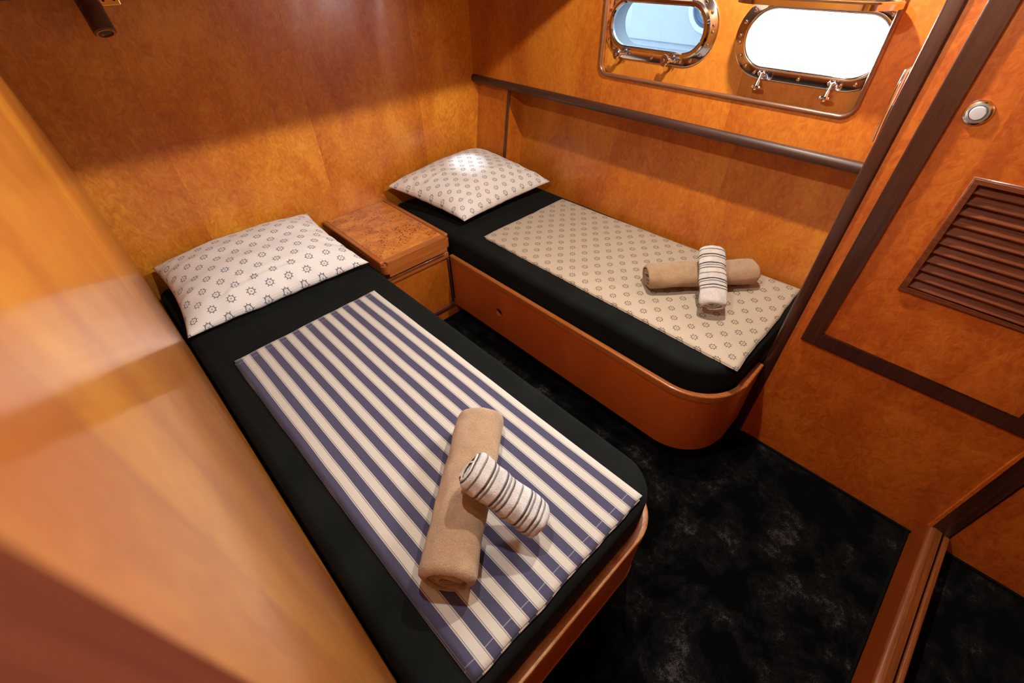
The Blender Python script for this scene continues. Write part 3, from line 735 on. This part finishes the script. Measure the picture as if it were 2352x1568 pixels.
def towel(name, a, b, rad, mat, label, turns=3.0, squash=.92, seed=0, flare=0, start=0.0, sag=0.0):
    """cloth rolled up along the axis a-b: a spiral band with real ends"""
    a = Vector(a); b = Vector(b); ax = b-a; L = ax.length; ax.normalize()
    side = ax.cross(Vector((0, 0, 1))).normalized(); up = side.cross(ax).normalized()
    t = rad/(turns+.55); N_, S_ = int(56*turns), 46; bm = bmesh.new(); uvl = bm.loops.layers.uv.new('UVMap')
    def P(i, k, outer):
        s = i/N_; th = 2*math.pi*turns*s+start; r = .25*t+(rad-.25*t-t)*s+(t*(.82-.5*math.exp(-(min(k/S_, 1-k/S_)*L/.004)**2)) if outer else 0)
        u = k/S_; x = u*L
        e = min(u, 1-u)*L
        r *= 1-.10*math.exp(-(e/.010)**2)*(1 if outer else .3)
        r += noise.noise(Vector((math.cos(th)*1.6+seed, math.sin(th)*1.6, u*5+s*turns)))*rad*.075+noise.noise(Vector((math.cos(th)*5, math.sin(th)*5+seed, u*22)))*rad*.02
        x += (noise.noise(Vector((s*9, seed, 2)))*.006)*(1 if u > .5 else -1)*abs(2*u-1)**6 - (1-s)*.006*(2*u-1)*abs(2*u-1)**8
        y = r*math.cos(th)*(1/squash)**.5; z = r*math.sin(th)*squash
        if z < -rad*.86*squash: z = -rad*.86*squash-(-rad*.86*squash-z)*.35
        z -= sag*4*u*(1-u)*0
        return a+ax*x+side*y+up*z
    O = [[bm.verts.new(P(i, k, True)) for k in range(S_+1)] for i in range(N_+1)]
    I = [[bm.verts.new(P(i, k, False)) for k in range(S_+1)] for i in range(N_+1)]
    def face(q, ks):
        f = bm.faces.new(q)
        for lp, kk in zip(f.loops, ks): lp[uvl].uv = (kk/S_*L, 0)
    for i in range(N_):
        for k in range(S_):
            face([O[i][k], O[i+1][k], O[i+1][k+1], O[i][k+1]], [k, k, k+1, k+1])
            face([I[i][k], I[i][k+1], I[i+1][k+1], I[i+1][k]], [k, k+1, k+1, k])
        for k in (0, S_): face([O[i][k], I[i][k], I[i+1][k], O[i+1][k]], [k]*4)
    for i in (0, N_):
        for k in range(S_): face([O[i][k], O[i][k+1], I[i][k+1], I[i][k]], [k, k+1, k+1, k])
    bmesh.ops.recalc_face_normals(bm, faces=bm.faces)
    me = bpy.data.meshes.new(name); c = (a+b)/2
    bmesh.ops.translate(bm, verts=bm.verts, vec=-c); bm.to_mesh(me); bm.free()
    for p in me.polygons: p.use_smooth = True
    o = bpy.data.objects.new(name, me); C.objects.link(o); o.location = c; me.materials.append(mat)
    prop(o, label, 'towel', 'rolled towels laid crosswise on the covers'); return o
zt = ZM+.009
towel('rolled_towel', (.128, .342, zt+.050), (.457, .612, zt+.050), .064, TAN, 'large tan towel roll lying on the striped cover', 3.2, .80, 1.1, start=-2.6)
towel('rolled_towel', (.283, .452, H-.826), (.347, .296, H-.942), .051, WHT, 'small white dark-striped towel roll leaning on the left tan roll', 2.4, .86, 3.7, start=-3.7)
towel('rolled_towel', (1.318, .675, zt+.049), (1.632, .407, zt+.049), .062, TAN, 'large tan towel roll lying on the ship-wheel cover', 3.2, .80, 6.3, start=-2.9)
towel('rolled_towel', (1.498, .541, H-.842), (1.318, .412, H-.938), .049, WHT, 'small white dark-striped towel roll laid across the right tan roll', 2.4, .74, 9.1, start=-3.9)

# ================================================================= FITTINGS
ENAM = plain('brown_enamel', (.085, .022, .010), .3, 0.0, Coat_Weight=.8, Coat_Roughness=.1)
def reading_lamp(x, y, zb, tilt, label, on):
    t = empty('reading_lamp', (x, YB, zb+.10), label, 'reading lamp', 'tubular reading lamps on the head wall')
    d = Vector((0, -math.sin(math.radians(tilt)), -math.cos(math.radians(tilt))))
    m = frame_to((x, y, zb), -d) @ Matrix.Scale(1.1, 4)
    bm = bmesh.new()
    prof = [(.0215, 0), (.0255, .001), (.0262, .004), (.0262, .048)]
    for k in range(5): z = .048+.006*k; prof += [(.0262, z), (.0245, z+.001), (.0245, z+.0025), (.0262, z+.0035)]
    prof += [(.0262, .088), (.022, .096), (0, .097)]
    lathe(bm, prof, 36, m); obj('tube', bm, ENAM, t, True)
    bm = bmesh.new(); lathe(bm, [(.0175, .002), (.0175, -.002), (.0212, -.002), (.0218, .001)], 36, m); obj('end_ring', bm, BRASS, t, True)
    bm = bmesh.new(); lathe(bm, [(.0177, .0015), (.01, .0), (0, -.0005)], 30, m); obj('lens', bm, LED_ON if on else DARKGLASS, t, True)
    obj('wall_plate', B(x+.030, x+.085, YB-.006, YB, zb+.054, zb+.135, bev=.0025), BRASS, t)
    for xx in (.044, .071):
        bm = bmesh.new(); lathe(bm, [(.0035, 0), (.0035, .0015), (0, .002)], 12, frame_to((x+xx, YB-.006, zb+.068), (0, -1, 0))); obj('screw', bm, DARKGLASS, t)
    b0 = Vector((x, y, zb))-d*.07
    bm = bmesh.new(); L = (Vector((x+.045, YB-.006, zb+.085))-b0); lathe(bm, [(0, .02), (.006, .02), (.006, L.length), (0, L.length)], 16, frame_to(b0, L)); obj('arm', bm, BRASS, t, True)
    return t
reading_lamp(.226, 1.93, H-.178, 29, 'brown tubular reading lamp above the left pillow, unlit', False)
reading_lamp(1.405, 1.93, H-.166, 11, 'brown tubular reading lamp high above the right pillow, lit', True)
rbm = lamp('reading_beam', 'SPOT', (1.405, 1.928, H-.176), 20, (.80, .88, 1.0), spot_size=math.radians(20), spot_blend=.9, shadow_soft_size=.012)
rbm.rotation_euler = (Vector((1.385, 1.775, H-.86))-Vector(rbm.location)).to_track_quat('-Z', 'Y').to_euler()
# hook rail behind the corner post
hk = empty('coat_hook', (1.50, .204, H-.30), 'slim steel and black hook behind the corner post beside the open porthole', 'hook')
obj('back_bar', B(1.462, 1.474, .1905, .2265, H-.385, H-.305, bev=.004), BLACKP, hk, True)
bm = bmesh.new()
pth = [Vector((1.437, .217, H-.385)), Vector((1.437, .220, H-.33)), Vector((1.437, .221, H-.27)), Vector((1.448, .222, H-.235)), Vector((1.472, .200, H-.222))]
rg = []
for i, p in enumerate(pth):
    d = (pth[min(i+1, 4)]-pth[max(i-1, 0)]).normalized(); fm = frame_to(p, d, Vector((0, 1, 0))); rr = .0045
    rg.append([bm.verts.new(fm @ Vector((rr*math.cos(q), rr*math.sin(q), 0))) for q in [2*math.pi*k/12 for k in range(12)]])
for A, D in zip(rg, rg[1:]):
    for k in range(12): bm.faces.new((A[k], A[(k+1) % 12], D[(k+1) % 12], D[k]))
bm.faces.new(rg[0]); bm.faces.new(rg[-1][::-1])
obj('hook_arm', bm, CHROME, hk, True)

# ================================================================= OUTSIDE
nb = empty('boat', (4.2, 0, 0), 'pale blue hull of the boat moored alongside, seen through the portholes', 'boat')
bm = bmesh.new(); prof = [(3.9, -.9), (3.62, -.2), (3.46, .60), (3.425, .872), (3.40, .886), (3.40, 1.9), (3.7, 1.98), (5.5, 2.0), (5.5, -.9)]
A = [bm.verts.new((x, -4, z)) for x, z in prof]; D = [bm.verts.new((x, 2.29+.02*(z-.8), z)) for x, z in prof]
for i in range(len(prof)): j = (i+1) % len(prof); bm.faces.new((A[i], A[j], D[j], D[i]))
bm.faces.new(A); bm.faces.new(D[::-1])
obj('hull', bm, plain('pale_blue_gelcoat', (.66, .73, .80), .35), nb)
PC = (3.40, 1.70, H-.34)
bm = bmesh.new(); lathe(bm, [(.112, 0), (.150, 0), (.150, .006), (.145, .010), (.117, .010), (.112, .0)], 48, frame_to(PC, (-1, 0, 0))); pr_ = obj('porthole', bm, plain('bright_white_ring', (.93, .94, .95), .3), nb, True)
bm = bmesh.new(); lathe(bm, [(.080, .0), (.112, .0), (.112, .008), (.104, .014), (.099, .010), (.093, .016), (.086, .012), (.080, .004)], 48, frame_to(PC, (-1, 0, 0))); obj('ring_seal', bm, plain('steel_blue_seal', (.13, .20, .33), .25), pr_, True)
bm = bmesh.new(); lathe(bm, [(.081, .003), (0, .003)], 40, frame_to(PC, (-1, 0, 0))); obj('pane', bm, plain('smoky_pane', (.30, .36, .42), .12), pr_)
wat = B(2.0, 40, -30, 30, -.95, -.9); struct('water', wat, plain('harbour_water', (.03, .06, .08), .15), label='harbour water outside')
